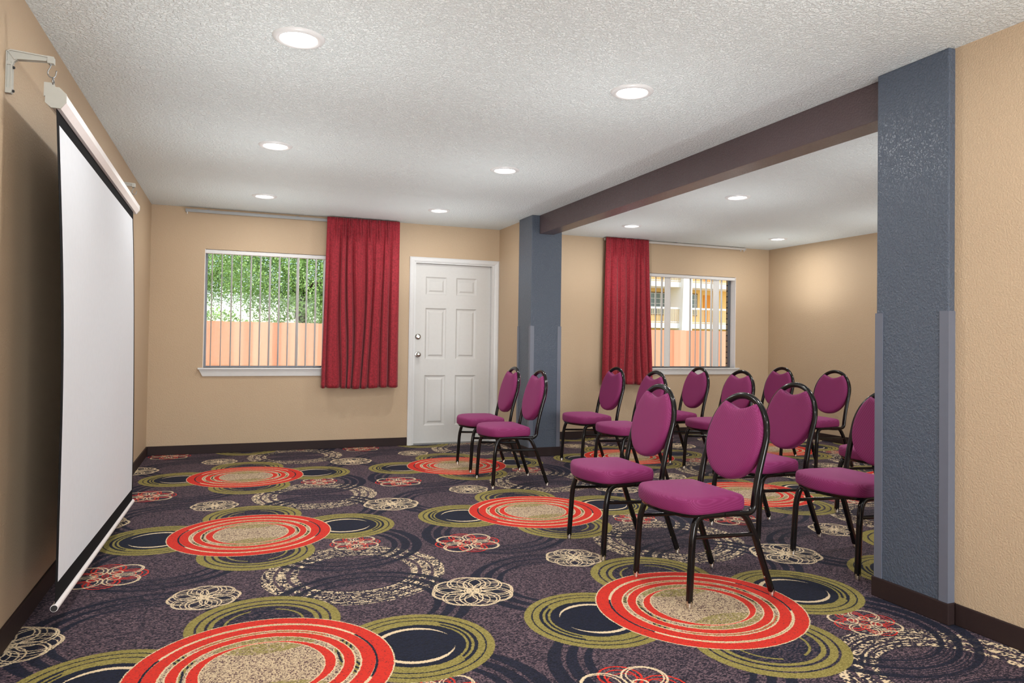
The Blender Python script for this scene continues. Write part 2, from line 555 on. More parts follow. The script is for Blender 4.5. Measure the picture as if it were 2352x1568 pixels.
# ------------------------------------------------------------------ columns and beam
def column(name, x0, x1, y0, y1, label, guards):
    r = empty(name, ((x0+x1)/2, (y0+y1)/2, 0))
    ox, oy = (x0+x1)/2, (y0+y1)/2
    bm = boxes((x0-ox, x1-ox, y0-oy, y1-oy, 0, H), bev=0.006)
    link('shaft', bm, M['blue'], r)
    w, tt = 0.038, 0.004
    for gx, gy in guards:      # angle guard on each exposed corner
        cx = x0 if gx < 0 else x1; cy = y0 if gy < 0 else y1
        bm = bmesh.new()
        xa, xb = (cx-tt, cx+w) if gx < 0 else (cx-w, cx+tt)
        ya, yb_ = (cy-tt, cy) if gy < 0 else (cy, cy+tt)
        box(bm, xa-ox, xb-ox, ya-oy, yb_-oy, BBH, 1.317)
        xa, xb = (cx-tt, cx) if gx < 0 else (cx, cx+tt)
        ya, yb_ = (cy, cy+w) if gy < 0 else (cy-w, cy)
        box(bm, xa-ox, xb-ox, ya-oy, yb_-oy, BBH, 1.317)
        link('corner_guard', bm, M['guard'], r)
    bm = boxes((x0-t-ox, x1+t-ox, y0-t-oy, y1+t-oy, 0, BBH), bev=0.004)
    o = link('base_trim', bm, M['base'], r); o['label'] = 'dark brown cove base'
    tag(r, label, 'column')
    return r
column('column', 2.814, 3.06, 2.139, 2.502, 'nearest blue-grey textured column in the right foreground, meeting the tan wall', [(-1,-1), (-1,1)])
column('column', 2.787, 3.122, 6.635, 6.985, 'farther blue-grey column beside the white door at the end of the beam', [(-1,-1), (1,-1), (-1,1)])
bm = boxes((2.871, 3.030, 2.502, 6.635, 2.252, H), bev=0.004)
tag(link('ceiling_beam', bm, M['beam']), 'dark brown textured beam under the ceiling running between the two columns', 'beam')

# ------------------------------------------------------------------ windows
def window(name, W, depth=0.112, mull=None):
    x0, x1, z0, z1 = W
    yf = YB+depth
    fr = 0.024
    bm = boxes((x0, x0+fr, yf-0.008, yf+0.022, z0, z1), (x1-fr, x1, yf-0.008, yf+0.022, z0, z1),
               (x0+fr, x1-fr, yf-0.008, yf+0.022, z0, z0+fr*0.6), (x0+fr, x1-fr, yf-0.008, yf+0.022, z1-fr, z1))
    w = link(name, bm, M['alu']); tag(w, kind='structure')
    bm = boxes((x0+fr, x1-fr, yf+0.003, yf+0.007, z0+fr*0.6, z1-fr))
    link('window_glass', bm, M['glass'], w)
    bm = bmesh.new()
    # stool (shelf) and apron with slanted ends
    box(bm, x0-0.045, x1+0.045, YB-0.035, YB+0.0, z0-0.018, z0, bev=0.004)
    box(bm, x0, x1, YB, YB+depth-0.02, z0-0.018, z0)
    zt, zb = z0-0.018, z0-0.085
    yy = YB-0.022
    vs = [bm.verts.new(c) for c in ((x0-0.035, YB, zt), (x1+0.035, YB, zt), (x1+0.0, YB, zb), (x0-0.0, YB, zb),
                                    (x0-0.035, yy, zt), (x1+0.035, yy, zt), (x1+0.0, yy+0.008, zb), (x0-0.0, yy+0.008, zb))]
    for q in ((4,5,6,7), (3,2,1,0), (0,1,5,4), (2,3,7,6), (0,4,7,3), (1,2,6,5)):
        bm.faces.new([vs[i] for i in q])
    s = link('window_sill', bm, M['white'], w)
    return w
w1 = window('window_1', W1)
w2 = window('window_2', W2)
# painted reveal of the second window
link('window_frame', boxes((W2[1]-0.004, W2[1], YB+0.001, YB+0.103, W2[2], W2[3]), (W2[0], W2[0]+0.004, YB+0.001, YB+0.103, W2[2], W2[3])), M['frame'], w2)
link('window_frame', boxes((W1[0], W1[0]+0.004, YB+0.001, YB+0.103, W1[2], W1[3])), M['frame'], w1)
# unseen windows added behind the camera, in front of the fill lights
for wn_, FWk in (('added_window_3', FW), ('added_window_4', FW2)):
    bm = boxes((FWk[0], FWk[1], YF-0.09, YF-0.05, FWk[2], FWk[2]+0.04), (FWk[0], FWk[1], YF-0.09, YF-0.05, FWk[3]-0.04, FWk[3]),
               (FWk[0], FWk[0]+0.04, YF-0.09, YF-0.05, FWk[2]+0.04, FWk[3]-0.04), (FWk[1]-0.04, FWk[1], YF-0.09, YF-0.05, FWk[2]+0.04, FWk[3]-0.04))
    w3 = tag(link(wn_, bm, M['frame']), kind='structure')
    link('window_glass', boxes((FWk[0]+0.04, FWk[1]-0.04, YF-0.072, YF-0.068, FWk[2]+0.04, FWk[3]-0.04)), M['glass'], w3)

# ------------------------------------------------------------------ vertical blinds
def vane_bm(h, ang, w=0.089):
    bm = bmesh.new()
    n = 5; t2 = 0.0008
    ca, sa = math.cos(ang), math.sin(ang)
    front, back = [], []
    for i in range(n+1):
        s_ = -w/2 + w*i/n
        bow = 0.006*(1-(2*s_/w)**2)
        for z in (0, h):
            X_ = s_*ca - bow*sa; Y_ = s_*sa + bow*ca
            front.append(bm.verts.new((X_, Y_, -z)))
            back.append(bm.verts.new((X_ - 2*t2*-sa*-1, Y_ - 2*t2*ca, -z)))
    for i in range(n):
        a = 2*i
        bm.faces.new((front[a], front[a+1], front[a+3], front[a+2]))
        bm.faces.new((back[a+2], back[a+3], back[a+1], back[a]))
    for i in (0, n): bm.faces.new((front[2*i], back[2*i], back[2*i+1], front[2*i+1]))
    bmesh.ops.recalc_face_normals(bm, faces=bm.faces)
    return bm
def blinds(W, vanes, label, xe=(0, 0)):
    x0, x1, z0, z1 = W
    cx = (x0+x1)/2
    yv = YB+0.048
    r = empty('vertical_blinds', (cx, yv, z0))
    tag(r, label, 'blinds')
    hr = 0.036
    bm = boxes((x0-cx+0.005, x1-cx-0.005, -0.035, 0.025, z1-z0-hr-0.004, z1-z0-0.002), bev=0.004)
    link('headrail', bm, M['white'], r)
    top = z1-z0-hr-0.004
    for (vx, ang) in vanes:
        bm = vane_bm(top-0.014, math.radians(ang))
        bm.transform(Matrix.Translation((vx-cx, 0, top)))
        o = link('vane', bm, M['blind'], r)
        for p in o.data.polygons: p.use_smooth = True
    return r
v1s = [(-0.215+0.0918*i, 97+random.uniform(-3, 3)) for i in range(0, 16)]
v1s[9] = (v1s[9][0], 103); v1s[12] = (v1s[12][0], 106); v1s[6] = (v1s[6][0], 99)
blinds(W1, v1s, 'off-white vertical blinds hanging open in the left window beside the crimson curtain')
# second window: (pixel-measured spot along the window, rotation)
v2s = [(x_+0.03, a_) for x_, a_ in ((4.78, 47), (4.87, 48), (4.95, 49), (5.04, 41), (5.125, -2), (5.47, 40), (5.555, 48), (5.635, 39), (5.716, 39), (5.80, 36), (5.873, -8), (5.96, 37))]
blinds(W2, v2s, 'off-white vertical blinds in the right window with two vanes turned flat')

# ------------------------------------------------------------------ door
def door():
    yF = YB+0.045          # face of the slab
    x0, x1, z0, z1 = 1.862, 2.752, 0.010, 2.008
    bm = bmesh.new()
    px = [(1.985, 2.228), (2.340, 2.585)]
    pz = [(0.205, 0.765), (0.945, 1.515), (1.665, 1.865)]
    # face grid with panel holes
    xsL = sorted({x0, x1, *[a for q in px for a in q]}); zsL = sorted({z0, z1, *[a for q in pz for a in q]})
    def ispanel(a, c):
        return any(abs(a-q[0]) < 1e-6 for q in px) and any(abs(c-q[0]) < 1e-6 for q in pz)
    for i in range(len(xsL)-1):
        for j in range(len(zsL)-1):
            a0, a1, c0, c1 = xsL[i], xsL[i+1], zsL[j], zsL[j+1]
            if not ispanel(a0, c0):
                vs = [bm.verts.new(c) for c in ((a0,yF,c0),(a1,yF,c0),(a1,yF,c1),(a0,yF,c1))]
                bm.faces.new(vs)
            else:
                prev = None
                for ins, dy in ((0, 0), (0.012, 0.010), (0.022, 0.012), (0.034, 0.011), (0.050, 0.003)):
                    ring = [bm.verts.new(c) for c in ((a0+ins,yF+dy,c0+ins),(a1-ins,yF+dy,c0+ins),(a1-ins,yF+dy,c1-ins),(a0+ins,yF+dy,c1-ins))]
                    if prev:
                        for k in range(4): bm.faces.new((prev[k], prev[(k+1)%4], ring[(k+1)%4], ring[k]))
                    prev = ring
                bm.faces.new(prev)
    bmesh.ops.remove_doubles(bm, verts=bm.verts, dist=1e-5)
    # edges and back of the slab
    yb = yF+0.04
    for q in (((x0,yF,z0),(x0,yF,z1),(x0,yb,z1),(x0,yb,z0)), ((x1,yF,z1),(x1,yF,z0),(x1,yb,z0),(x1,yb,z1)),
              ((x0,yF,z1),(x1,yF,z1),(x1,yb,z1),(x0,yb,z1)), ((x1,yF,z0),(x0,yF,z0),(x0,yb,z0),(x1,yb,z0)), ((x0,yb,z0),(x0,yb,z1),(x1,yb,z1),(x1,yb,z0))):
        bm.faces.new([bm.verts.new(c) for c in q])
    d = tag(link('door_1', bm, M['door']), kind='structure')
    def kn(name, prof, z):
        b2 = bmesh.new(); lathe(b2, prof, (1.905, yF, z), 'y', 24)
        o = link(name, b2, M['chrome'], d); smooth_angle(o, 45); return o
    kn('deadbolt', [(0, -0.016), (0.012, -0.018), (0.024, -0.016), (0.033, -0.008), (0.034, 0.0)], 1.193)
    b2 = boxes((1.899, 1.911, yF-0.026, yF-0.014, 1.180, 1.206)); o = link('thumb_turn', b2, M['chrome'], d)
    kn('door_knob', [(0, -0.062), (0.016, -0.062), (0.026, -0.054), (0.028, -0.042), (0.022, -0.030), (0.013, -0.024), (0.013, -0.012), (0.030, -0.008), (0.034, 0.0)], 0.995)
    # jamb, stop and casing
    yj = YB+0.14
    jamb = boxes((DR[0], x0-0.002, YB-0.001, yj, 0, DR[3]), (x1+0.002, DR[1], YB-0.001, yj, 0, DR[3]), (x0-0.002, x1+0.002, YB-0.001, yj, z1+0.003, DR[3]))
    tag(link('trim_1', jamb, M['white']), kind='structure')
    cs = bmesh.new()
    cw, th = 0.050, 0.018
    xa, xb, zt = DR[0]+0.006, DR[1]-0.006, DR[3]-0.004
    # mitred casing with a thicker outer edge
    def casing(a, b_, c, d_):
        pass
    prof = [(0.0, 0.010), (0.012, 0.014), (cw-0.012, 0.018), (cw, 0.012)]
    xr_out = 2.838
    def strip(inner, outer, flip=False):
        n = len(prof); L = []
        for off, dep in prof:
            f = off/cw
            p0 = tuple(inner[0][k]+(outer[0][k]-inner[0][k])*f for k in (0, 1)); p1 = tuple(inner[1][k]+(outer[1][k]-inner[1][k])*f for k in (0, 1))
            L.append((cs.verts.new((p0[0], YB-dep, p0[1])), cs.verts.new((p1[0], YB-dep, p1[1]))))
        fi = [cs.verts.new((inner[k][0], YB, inner[k][1])) for k in (0, 1)]; fo = [cs.verts.new((outer[k][0], YB, outer[k][1])) for k in (0, 1)]
        L = [tuple(fi)] + L + [tuple(fo)]
        for a, c in zip(L[:-1], L[1:]): cs.faces.new((a[0], a[1], c[1], c[0]))
    strip([(xa, 0), (xa, zt)], [(xa-0.056, 0), (xa-0.056, zt+cw)])
    strip([(xa, zt), (xb, zt)], [(xa-0.056, zt+cw), (xr_out, zt+cw)])
    strip([(xb, zt), (xb, 0)], [(xr_out, zt+cw), (xr_out, 0)])
    bmesh.ops.recalc_face_normals(cs, faces=cs.faces)
    tag(link('trim_2', cs, M['white']), kind='structure')
    # threshold
    tag(link('trim_3', boxes((x0-0.01, x1+0.01, YB+0.0, YB+0.13, 0, 0.008)), M['zinc']), kind='structure')
door()

# ------------------------------------------------------------------ curtains and tracks
def curtain(name, xt0, xt1, xb0, xb1, zt, zb, label, seed, folds, y0):
    rnd = random.Random(seed)
    nx, nz = 420, 46
    ph = [rnd.uniform(0, 6.28) for _ in range(6)]
    bounds = [0.0]
    for _ in range(folds): bounds.append(bounds[-1]+rnd.uniform(0.45, 1.7))
    bounds = [q/bounds[-1] for q in bounds]
    amps = [rnd.uniform(0.6, 1.25) for _ in range(folds)]
    def fold(u):
        for i in range(folds):
            if u <= bounds[i+1] or i == folds-1:
                f = (u-bounds[i])/(bounds[i+1]-bounds[i])
                return i, f
    bm = bmesh.new(); grid = []
    for j in range(nz+1):
        v = j/nz
        z = zt+(zb-zt)*v
        row = []
        head = max(0.0, 1-v/0.09)
        pinch = math.exp(-((v-0.095)/0.035)**2)
        for i in range(nx+1):
            u = i/nx
            drift = 0.05*math.sin(v*2.2+ph[0]+u*5)*(v**0.8)+0.02*math.sin(v*5+ph[1]+u*11)*v
            u2 = min(max(u + drift*math.sin(PI*u), 0), 1)
            k, f = fold(u2)
            edge = min(1.0, 6*u, 6*(1-u))
            dv = min(f, 1-f)
            valley = math.exp(-(dv/0.13)**2)
            ridge = math.sin(PI*f)**0.7
            big = valley*1.0-ridge*0.55
            sub = math.sin(u2*folds*2*PI*2.7+ph[1]+v*2.0)*0.5 + math.sin(u2*folds*2*PI*4.1+ph[2]-v*1.2)*0.35
            A = amps[k]*(0.012+0.032*min(1, v*1.4))*(1-0.4*pinch)
            # header: bunches of narrow pinch pleats at each fold
            bunch = math.exp(-((f-0.5)/0.24)**2)
            yy = y0 + min(A*big*(0.5+0.5*edge)*(1-0.5*head), 0.042) + 0.007*sub*(0.35+0.9*v*(1-0.6*v))*edge
            yy += (head+0.9*pinch)*0.013*bunch*math.sin(2*PI*f*5.0)*edge
            yy -= pinch*0.016*bunch*edge
            xx = (xt0+(xt1-xt0)*u)*(1-v)+(xb0+(xb1-xb0)*u)*v
            xx += 0.006*math.sin(2*PI*f*2+v*2)*math.sin(PI*u)
            zz = z + (0.006*math.sin(u*9+ph[5])+0.006*big if j == nz else 0)
            row.append(bm.verts.new((xx, yy, zz)))
        grid.append(row)
    for j in range(nz):
        for i in range(nx):
            bm.faces.new((grid[j][i], grid[j][i+1], grid[j+1][i+1], grid[j+1][i]))
    # side hems folded back
    for side in (0, nx):
        hem = [bm.verts.new(grid[j][side].co + Vector((0, 0.012, 0))) for j in range(nz+1)]
        for j in range(nz): bm.faces.new((grid[j][side], grid[j+1][side], hem[j+1], hem[j]))
    bmesh.ops.recalc_face_normals(bm, faces=bm.faces)
    o = link(name, bm, M['curtain'], smooth=True)
    md = o.modifiers.new('thick', 'SOLIDIFY'); md.thickness = 0.0025; md.offset = 0
    tag(o, label, 'curtain')
    return o
def track(x0, x1, z0, z1, mat, label, ends):
    yt = YB-0.045
    r = empty('curtain_track', ((x0+x1)/2, yt, z0)); cx = (x0+x1)/2
    tag(r, label, 'curtain track')
    bm = boxes((x0-cx, x1-cx, -0.008, 0.010, 0.0, z1-z0), (x0-cx, x1-cx, -0.014, 0.014, z1-z0-0.004, z1-z0), bev=0.0015)
    link('rail', bm, mat, r)
    for e in (x0, x1):
        o = link('end_cap', boxes((e-cx-0.006, e-cx+0.006, -0.016, 0.016, -0.004, z1-z0+0.003), bev=0.002), mat, r)
    for e in (x0+0.2, cx, x1-0.2):
        link('bracket', boxes((e-cx-0.012, e-cx+0.012, -0.004, YB-yt, z1-z0, z1-z0+0.006), bev=0.001), mat, r)
    for e in ends:
        bm = boxes((e-cx-0.004, e-cx+0.004, -0.006, 0.006, -0.022, 0.0), bev=0.0015)
        link('carrier', bm, M['white'], r)
    return r
track(-0.462, 1.640, 2.386, 2.414, M['track'], 'grey metal curtain track above the left window', (-0.452,))
track(4.190, 6.290, 2.406, 2.430, M['trackw'], 'pale curtain track above the right window', (6.22, 6.275))
curtain('curtain', 0.884, 1.646, 0.852, 1.655, 2.428, 0.642, 'crimson pleated curtain drawn aside between the left window and the white door', 3, 9, YB-0.118)
curtain('curtain', 4.176, 4.768, 4.150, 4.850, 2.434, 0.650, 'crimson pleated curtain drawn to the left of the right window, behind the chairs', 11, 7, YB-0.118)

# ------------------------------------------------------------------ projection screen and brackets
def screen():
    xc, ynear, yfar = -0.620, 3.0, 5.18
    zc = lambda y: 2.020-0.034*(y-ynear)/(yfar-ynear)
    r = empty('projection_screen', (xc, (ynear+yfar)/2, 0.1))
    tag(r, 'white pull-down projection screen with black border hanging along the left wall', 'projection screen')
    org = r.location
    sec = [(-0.030, 0.022), (-0.014, 0.036), (0.012, 0.036), (0.033, 0.016), (0.033, -0.012), (0.016, -0.036), (-0.012, -0.036), (-0.030, -0.020)]
    def octo(ya, yb_, k=1.0, za=0):
        bm = bmesh.new()
        a = [bm.verts.new(Vector((xc+x*k, ya, zc(ya)+z*k))-org) for x, z in sec]
        b_ = [bm.verts.new(Vector((xc+x*k, yb_, zc(yb_)+z*k))-org) for x, z in sec]
        for i in range(8): bm.faces.new((a[i], a[(i+1)%8], b_[(i+1)%8], b_[i]))
        bm.faces.new(a[::-1]); bm.faces.new(b_)
        bmesh.ops.recalc_face_normals(bm, faces=bm.faces)
        return bm
    link('casing', octo(ynear+0.004, yfar-0.004), M['casing'], r)
    for ya, yb_ in ((ynear-0.006, ynear+0.003), (yfar-0.003, yfar+0.006)):
        bm = octo(ya, yb_, 1.05)
        y = (ya+yb_)/2
        b2 = [Vector((xc+x, 0, zc(y)+z))-Vector((org.x, 0, org.z)) for x, z in ((-0.036, 0.0), (-0.036, 0.052), (-0.006, 0.052), (0.004, 0.030))]
        f0 = [bm.verts.new((p.x, ya-org.y+0.001, p.z)) for p in b2]; f1 = [bm.verts.new((p.x, yb_-org.y-0.001, p.z)) for p in b2]
        for i in range(4): bm.faces.new((f0[i], f0[(i+1)%4], f1[(i+1)%4], f1[i]))
        bm.faces.new(f0[::-1]); bm.faces.new(f1)
        bmesh.ops.recalc_face_normals(bm, faces=bm.faces)
        o = link('end_cap', bm, M['plastic'], r); o['label'] = 'grey plastic end cap'
        # eye ring
        bm = bmesh.new()
        c = Vector((xc-0.008, y, zc(y)+0.058))-org
        tube(bm, [c+Vector((0.0, 0.011*math.cos(a), 0.012*math.sin(a))) for a in [2*PI*k/16 for k in range(17)]], 0.0022, seg=6, up=(1,0,0))
        link('hanging_ring', bm, M['zinc'], r, smooth=True)
    # fabric: slight bow towards the room, lower edge stands further off the wall
    def fpos(u, v):
        yt = (3.004, 5.120)
        y = yt[0]+(yt[1]-yt[0])*u
        y += 0.018*v
        ztop = zc(y)-0.034
        zbot = 0.185-0.072*u
        z = ztop+(zbot-ztop)*v
        x = xc+0.002+(0.032)*v+0.014*math.sin(PI*v)
        x += 0.004*math.sin(u*9+v*4)*math.sin(PI*v)
        return Vector((x, y, z))-org
    def sheet(u0, u1, v0, v1, nu, nv, th, dx=0.0):
        bm = bmesh.new()
        def lay(off):
            return [[bm.verts.new(fpos(u0+(u1-u0)*i/nu, v0+(v1-v0)*j/nv)+Vector((off, 0, 0))) for i in range(nu+1)] for j in range(nv+1)]
        A, B = lay(dx+th), lay(dx)
        for j in range(nv):
            for i in range(nu):
                bm.faces.new((A[j][i], A[j+1][i], A[j+1][i+1], A[j][i+1]))
                bm.faces.new((B[j][i], B[j][i+1], B[j+1][i+1], B[j+1][i]))
        for j in range(nv):
            bm.faces.new((A[j][0], B[j][0], B[j+1][0], A[j+1][0])); bm.faces.new((A[j][nu], A[j+1][nu], B[j+1][nu], B[j][nu]))
        for i in range(nu):
            bm.faces.new((A[0][i], A[0][i+1], B[0][i+1], B[0][i])); bm.faces.new((A[nv][i], B[nv][i], B[nv][i+1], A[nv][i+1]))
        bmesh.ops.recalc_face_normals(bm, faces=bm.faces)
        return bm
    mu, mt, mb = 0.017, 0.030, 0.044
    bm = sheet(0, 1, 0, 1, 24, 40, 0.0008)
    o = link('screen_border', bm, M['screenb'], r, smooth=False); smooth_angle(o, 30); o['label'] = 'black border and backing'
    bm = sheet(mu, 1-mu*1.3, mt, 1-mb*0.9, 24, 40, 0.0006, 0.0012)
    o = link('screen_surface', bm, M['screenw'], r); smooth_angle(o, 30); o['label'] = 'matt white viewing surface'
    # bottom rod
    p0, p1 = fpos(-0.004, 1.0), fpos(1.012, 1.0)
    bm = bmesh.new(); tube(bm, [p0+Vector((0,0,-0.012)), (p0+p1)/2+Vector((0,0,-0.012)), p1+Vector((0,0,-0.012))], 0.013, seg=16)
    o = link('bottom_rod', bm, M['casing'], r); smooth_angle(o, 50)
    for p in (p0,):
        bm = bmesh.new(); lathe(bm, [(0, -0.003), (0.011, -0.003), (0.011, 0.002)], p+Vector((0, 0, -0.012)), 'y', 16)
        o = link('rod_end_cap', bm, M['dark'], r)
    return r
screen()

def bracket(y, label, hook_dz=0.0):
    z1, z0 = 2.172, 2.016
    r = empty('wall_bracket', (XL, y, z0))
    tag(r, label, 'bracket', 'screen wall brackets')
    bm = bmesh.new()
    w = 0.012
    L = 0.146
    # L profile with webbing: outer rim + recessed web
    rim = 0.004
    def prism(pts, ya, yb_):
        a = [bm.verts.new((x, ya, z)) for x, z in pts]; b_ = [bm.verts.new((x, yb_, z)) for x, z in pts]
        n = len(pts)
        for i in range(n): bm.faces.new((a[i], a[(i+1)%n], b_[(i+1)%n], b_[i]))
        bm.faces.new(a[::-1]); bm.faces.new(b_)
    hh = z1-z0
    outer = [(0.0005, 0), (0.018, 0), (0.020, 0.004), (0.020, hh-0.055), (0.024, hh-0.042), (0.034, hh-0.033), (L-0.022, hh-0.026), (L-0.020, hh-0.032), (L, hh-0.032), (L, hh-0.010), (L-0.004, hh-0.006), (0.014, hh), (0.0005, hh-0.006)]
    prism(outer, -w*0.55, w*0.55)
    # raised rims (front and back)
    for ya, yb_ in ((-w, -w*0.55), (w*0.55, w)):
        for seg in ([(0.0005, 0), (0.004, 0), (0.004, hh-0.01), (0.0005, hh-0.006)], [(0.016, 0.0), (0.020, 0.004), (0.020, hh-0.055), (0.016, hh-0.05)],
                    [(0.004, hh-0.006), (0.014, hh), (L-0.02, hh-0.0075), (L-0.02, hh-0.012), (0.014, hh-0.005), (0.004, hh-0.010)],
                    [(0.034, hh-0.033), (L-0.022, hh-0.026), (L-0.022, hh-0.022), (0.034, hh-0.029)],
                    [(L-0.02, hh-0.032), (L, hh-0.032), (L, hh-0.008), (L-0.02, hh-0.006)], [(0.004, 0), (0.016, 0), (0.016, 0.018), (0.004, 0.018)],
                    [(0.004, hh-0.055), (0.016, hh-0.055), (0.016, hh-0.043), (0.004, hh-0.043)], [(0.006, hh-0.008), (0.010, hh-0.008), (0.032, hh-0.034), (0.026, hh-0.036)]):
            prism(seg, ya, yb_)
    bmesh.ops.recalc_face_normals(bm, faces=bm.faces)
    link('arm', bm, M['plastic'], r)
    for zz in (0.010, hh-0.062):
        bm = bmesh.new(); lathe(bm, [(0, 0.026), (0.004, 0.026), (0.005, 0.022), (0.005, 0.019)], (0, 0, zz), 'x', 10)
        link('screw', bm, M['dark'], r)
    # S hook
    cx_ = L-0.012; zt = hh-0.030
    pts = [(cx_, zt), (cx_, zt-0.014), (cx_-0.007, zt-0.026), (cx_-0.009, zt-0.036), (cx_-0.004, zt-0.047), (cx_+0.007, zt-0.052), (cx_+0.016, zt-0.045), (cx_+0.018, zt-0.032), (cx_+0.019, zt-0.024)]
    bm = bmesh.new(); tube(bm, round_path([(x, 0, z) for x, z in pts], 0.004, 3), 0.0022, seg=8, up=(0, 1, 0))
    lathe(bm, [(0.0, 0.0), (0.005, 0.0), (0.005, -0.005), (0.0, -0.005)], (cx_, 0, zt), 'z', 6)
    o = link('hook', bm, M['zinc'], r, smooth=True)
    return r
bracket(3.0, 'grey plastic wall bracket with hook holding the near end of the projection screen')
bracket(5.28, 'grey plastic wall bracket with hook at the far end of the projection screen')

# ------------------------------------------------------------------ recessed lights
def light_fixture():
    r = empty('recessed_light', (0, 0, H))
    bm = bmesh.new()
    lathe(bm, [(0.074, 0.004), (0.076, -0.006), (0.084, -0.012), (0.098, -0.009), (0.107, -0.004), (0.109, 0.0)], seg=40)
    o = link('trim_ring', bm, M['white'], r, smooth=True)
    bm = bmesh.new()
    lathe(bm, [(0.0, -0.007), (0.05, -0.0065), (0.072, -0.003), (0.0745, 0.003)], seg=40)
    o2 = link('lens', bm, M['lens'], r, smooth=True); o2['label'] = 'glowing white lens'
    return r
LG = lambda i, j: (0.232+1.6313*i, 3.145+1.8324*j)
spots = [
 (LG(0,0), 'lit recessed downlight nearest the camera, above the projection screen side', 'v'),
 (LG(1,0), 'second nearest lit recessed downlight, in the ceiling near the middle of the beam', 'v'),
 (LG(0,1), 'lit recessed downlight in the middle of the left row', 'v'),
 (LG(1,1), 'lit recessed downlight in the middle of the right row beside the beam', 'v'),
 (LG(0,2), 'lit recessed downlight farthest back on the left, above the left window', 'v'),
 (LG(1,2), 'lit recessed downlight farthest back in front of the white door', 'v'),
 ((4.055, 5.05), 'lit recessed downlight beyond the beam, nearest one in the alcove ceiling', 'v'),
 ((4.03, 6.78), 'lit recessed downlight beyond the beam in front of the right curtain', 'v'),
 ((6.10, 6.85), 'lit recessed downlight beyond the beam near the far right corner', 'v'),
 (LG(0,-1), 'recessed downlight overhead on the screen side, out of the picture', 'h'),
 (LG(1,-1), 'recessed downlight overhead on the partition side, out of the picture', 'h'),
 ((4.06, 3.30), 'recessed downlight in the alcove behind the near column', 'h'),
 ((6.05, 5.05), 'recessed downlight in the alcove by the right wall', 'h'),
]
fx0 = light_fixture()
for i, ((x, y), lab, vis) in enumerate(spots):
    if i == 0: r = fx0
    else:
        r = fx0.copy(); COL.objects.link(r)
        for ch in list(fx0.children):
            c = ch.copy(); COL.objects.link(c); c.parent = r
    r.location = (x, y, H)
    tag(r, lab, 'ceiling light', 'recessed ceiling downlights')
    ld = bpy.data.lights.new('downlight_glow', 'AREA'); ld.shape = 'DISK'; ld.size = 0.13
    ld.energy = 13.0; ld.color = (1.0, 0.985, 0.955)
    lo = bpy.data.objects.new('downlight_glow', ld); COL.objects.link(lo)
    lo.location = (x, y, H-0.016)
    # added upward spot hung well below the fixture, brightens the ceiling
    ld = bpy.data.lights.new('ceiling_fill_spot', 'SPOT'); ld.spot_size = math.radians(165); ld.spot_blend = 1.0
    ld.shadow_soft_size = 0.04; ld.energy = 30.0; ld.color = (0.95, 0.985, 1.0)
    lo = bpy.data.objects.new('ceiling_fill_spot', ld); COL.objects.link(lo)
    lo.location = (x, y, H-1.05); lo.rotation_euler = (PI, 0, 0)

# ------------------------------------------------------------------ banquet chairs
SEAT_HALF = [(-0.100, 0.0), (-0.101, 0.10), (-0.100, 0.175), (-0.092, 0.197), (-0.070, 0.208), (0.0, 0.216), (0.08, 0.224), (0.15, 0.229), (0.195, 0.222), (0.225, 0.198), (0.247, 0.155), (0.266, 0.10), (0.277, 0.05), (0.281, 0.0)]
def crs(pts, n=4):
    out = []
    for i in range(len(pts)-1):
        p0 = pts[max(i-1, 0)]; p1 = pts[i]; p2 = pts[i+1]; p3 = pts[min(i+2, len(pts)-1)]
        for k in range(n):
            t = k/n
            out.append(tuple(0.5*((2*p1[d]) + (-p0[d]+p2[d])*t + (2*p0[d]-5*p1[d]+4*p2[d]-p3[d])*t*t + (-p0[d]+3*p1[d]-3*p2[d]+p3[d])*t**3) for d in (0, 1)))
    out.append(pts[-1]); return out
half = crs(SEAT_HALF, 3)
OUT = half + [(x, -y) for x, y in half[-2:0:-1]]
def loft_outline(outline, prof, c=(0.09, 0.0)):
    bm = bmesh.new(); rings = []
    for ins, z in prof:        # ins: inset distance towards the centre, as scale
        rings.append([bm.verts.new((c[0]+(x-c[0])*ins, c[1]+(y-c[1])*ins, z)) for x, y in outline])
    n = len(outline)
    for a, b_ in zip(rings[:-1], rings[1:]):
        for i in range(n): bm.faces.new((a[i], a[(i+1)%n], b_[(i+1)%n], b_[i]))
    bm.faces.new(rings[0][::-1]); bm.faces.new(rings[-1])
    bmesh.ops.recalc_face_normals(bm, faces=bm.faces)
    return bm
BXP = [(0.38, -0.140), (0.45, -0.148), (0.52, -0.158), (0.60, -0.180), (0.70, -0.208), (0.78, -0.228), (0.86, -0.246), (0.93, -0.262)]
def bx(z):
    for (z0, x0), (z1, x1) in zip(BXP[:-1], BXP[1:]):
        if z <= z1 or z1 == BXP[-1][0]:
            t_ = (z-z0)/(z1-z0); return x0+(x1-x0)*t_
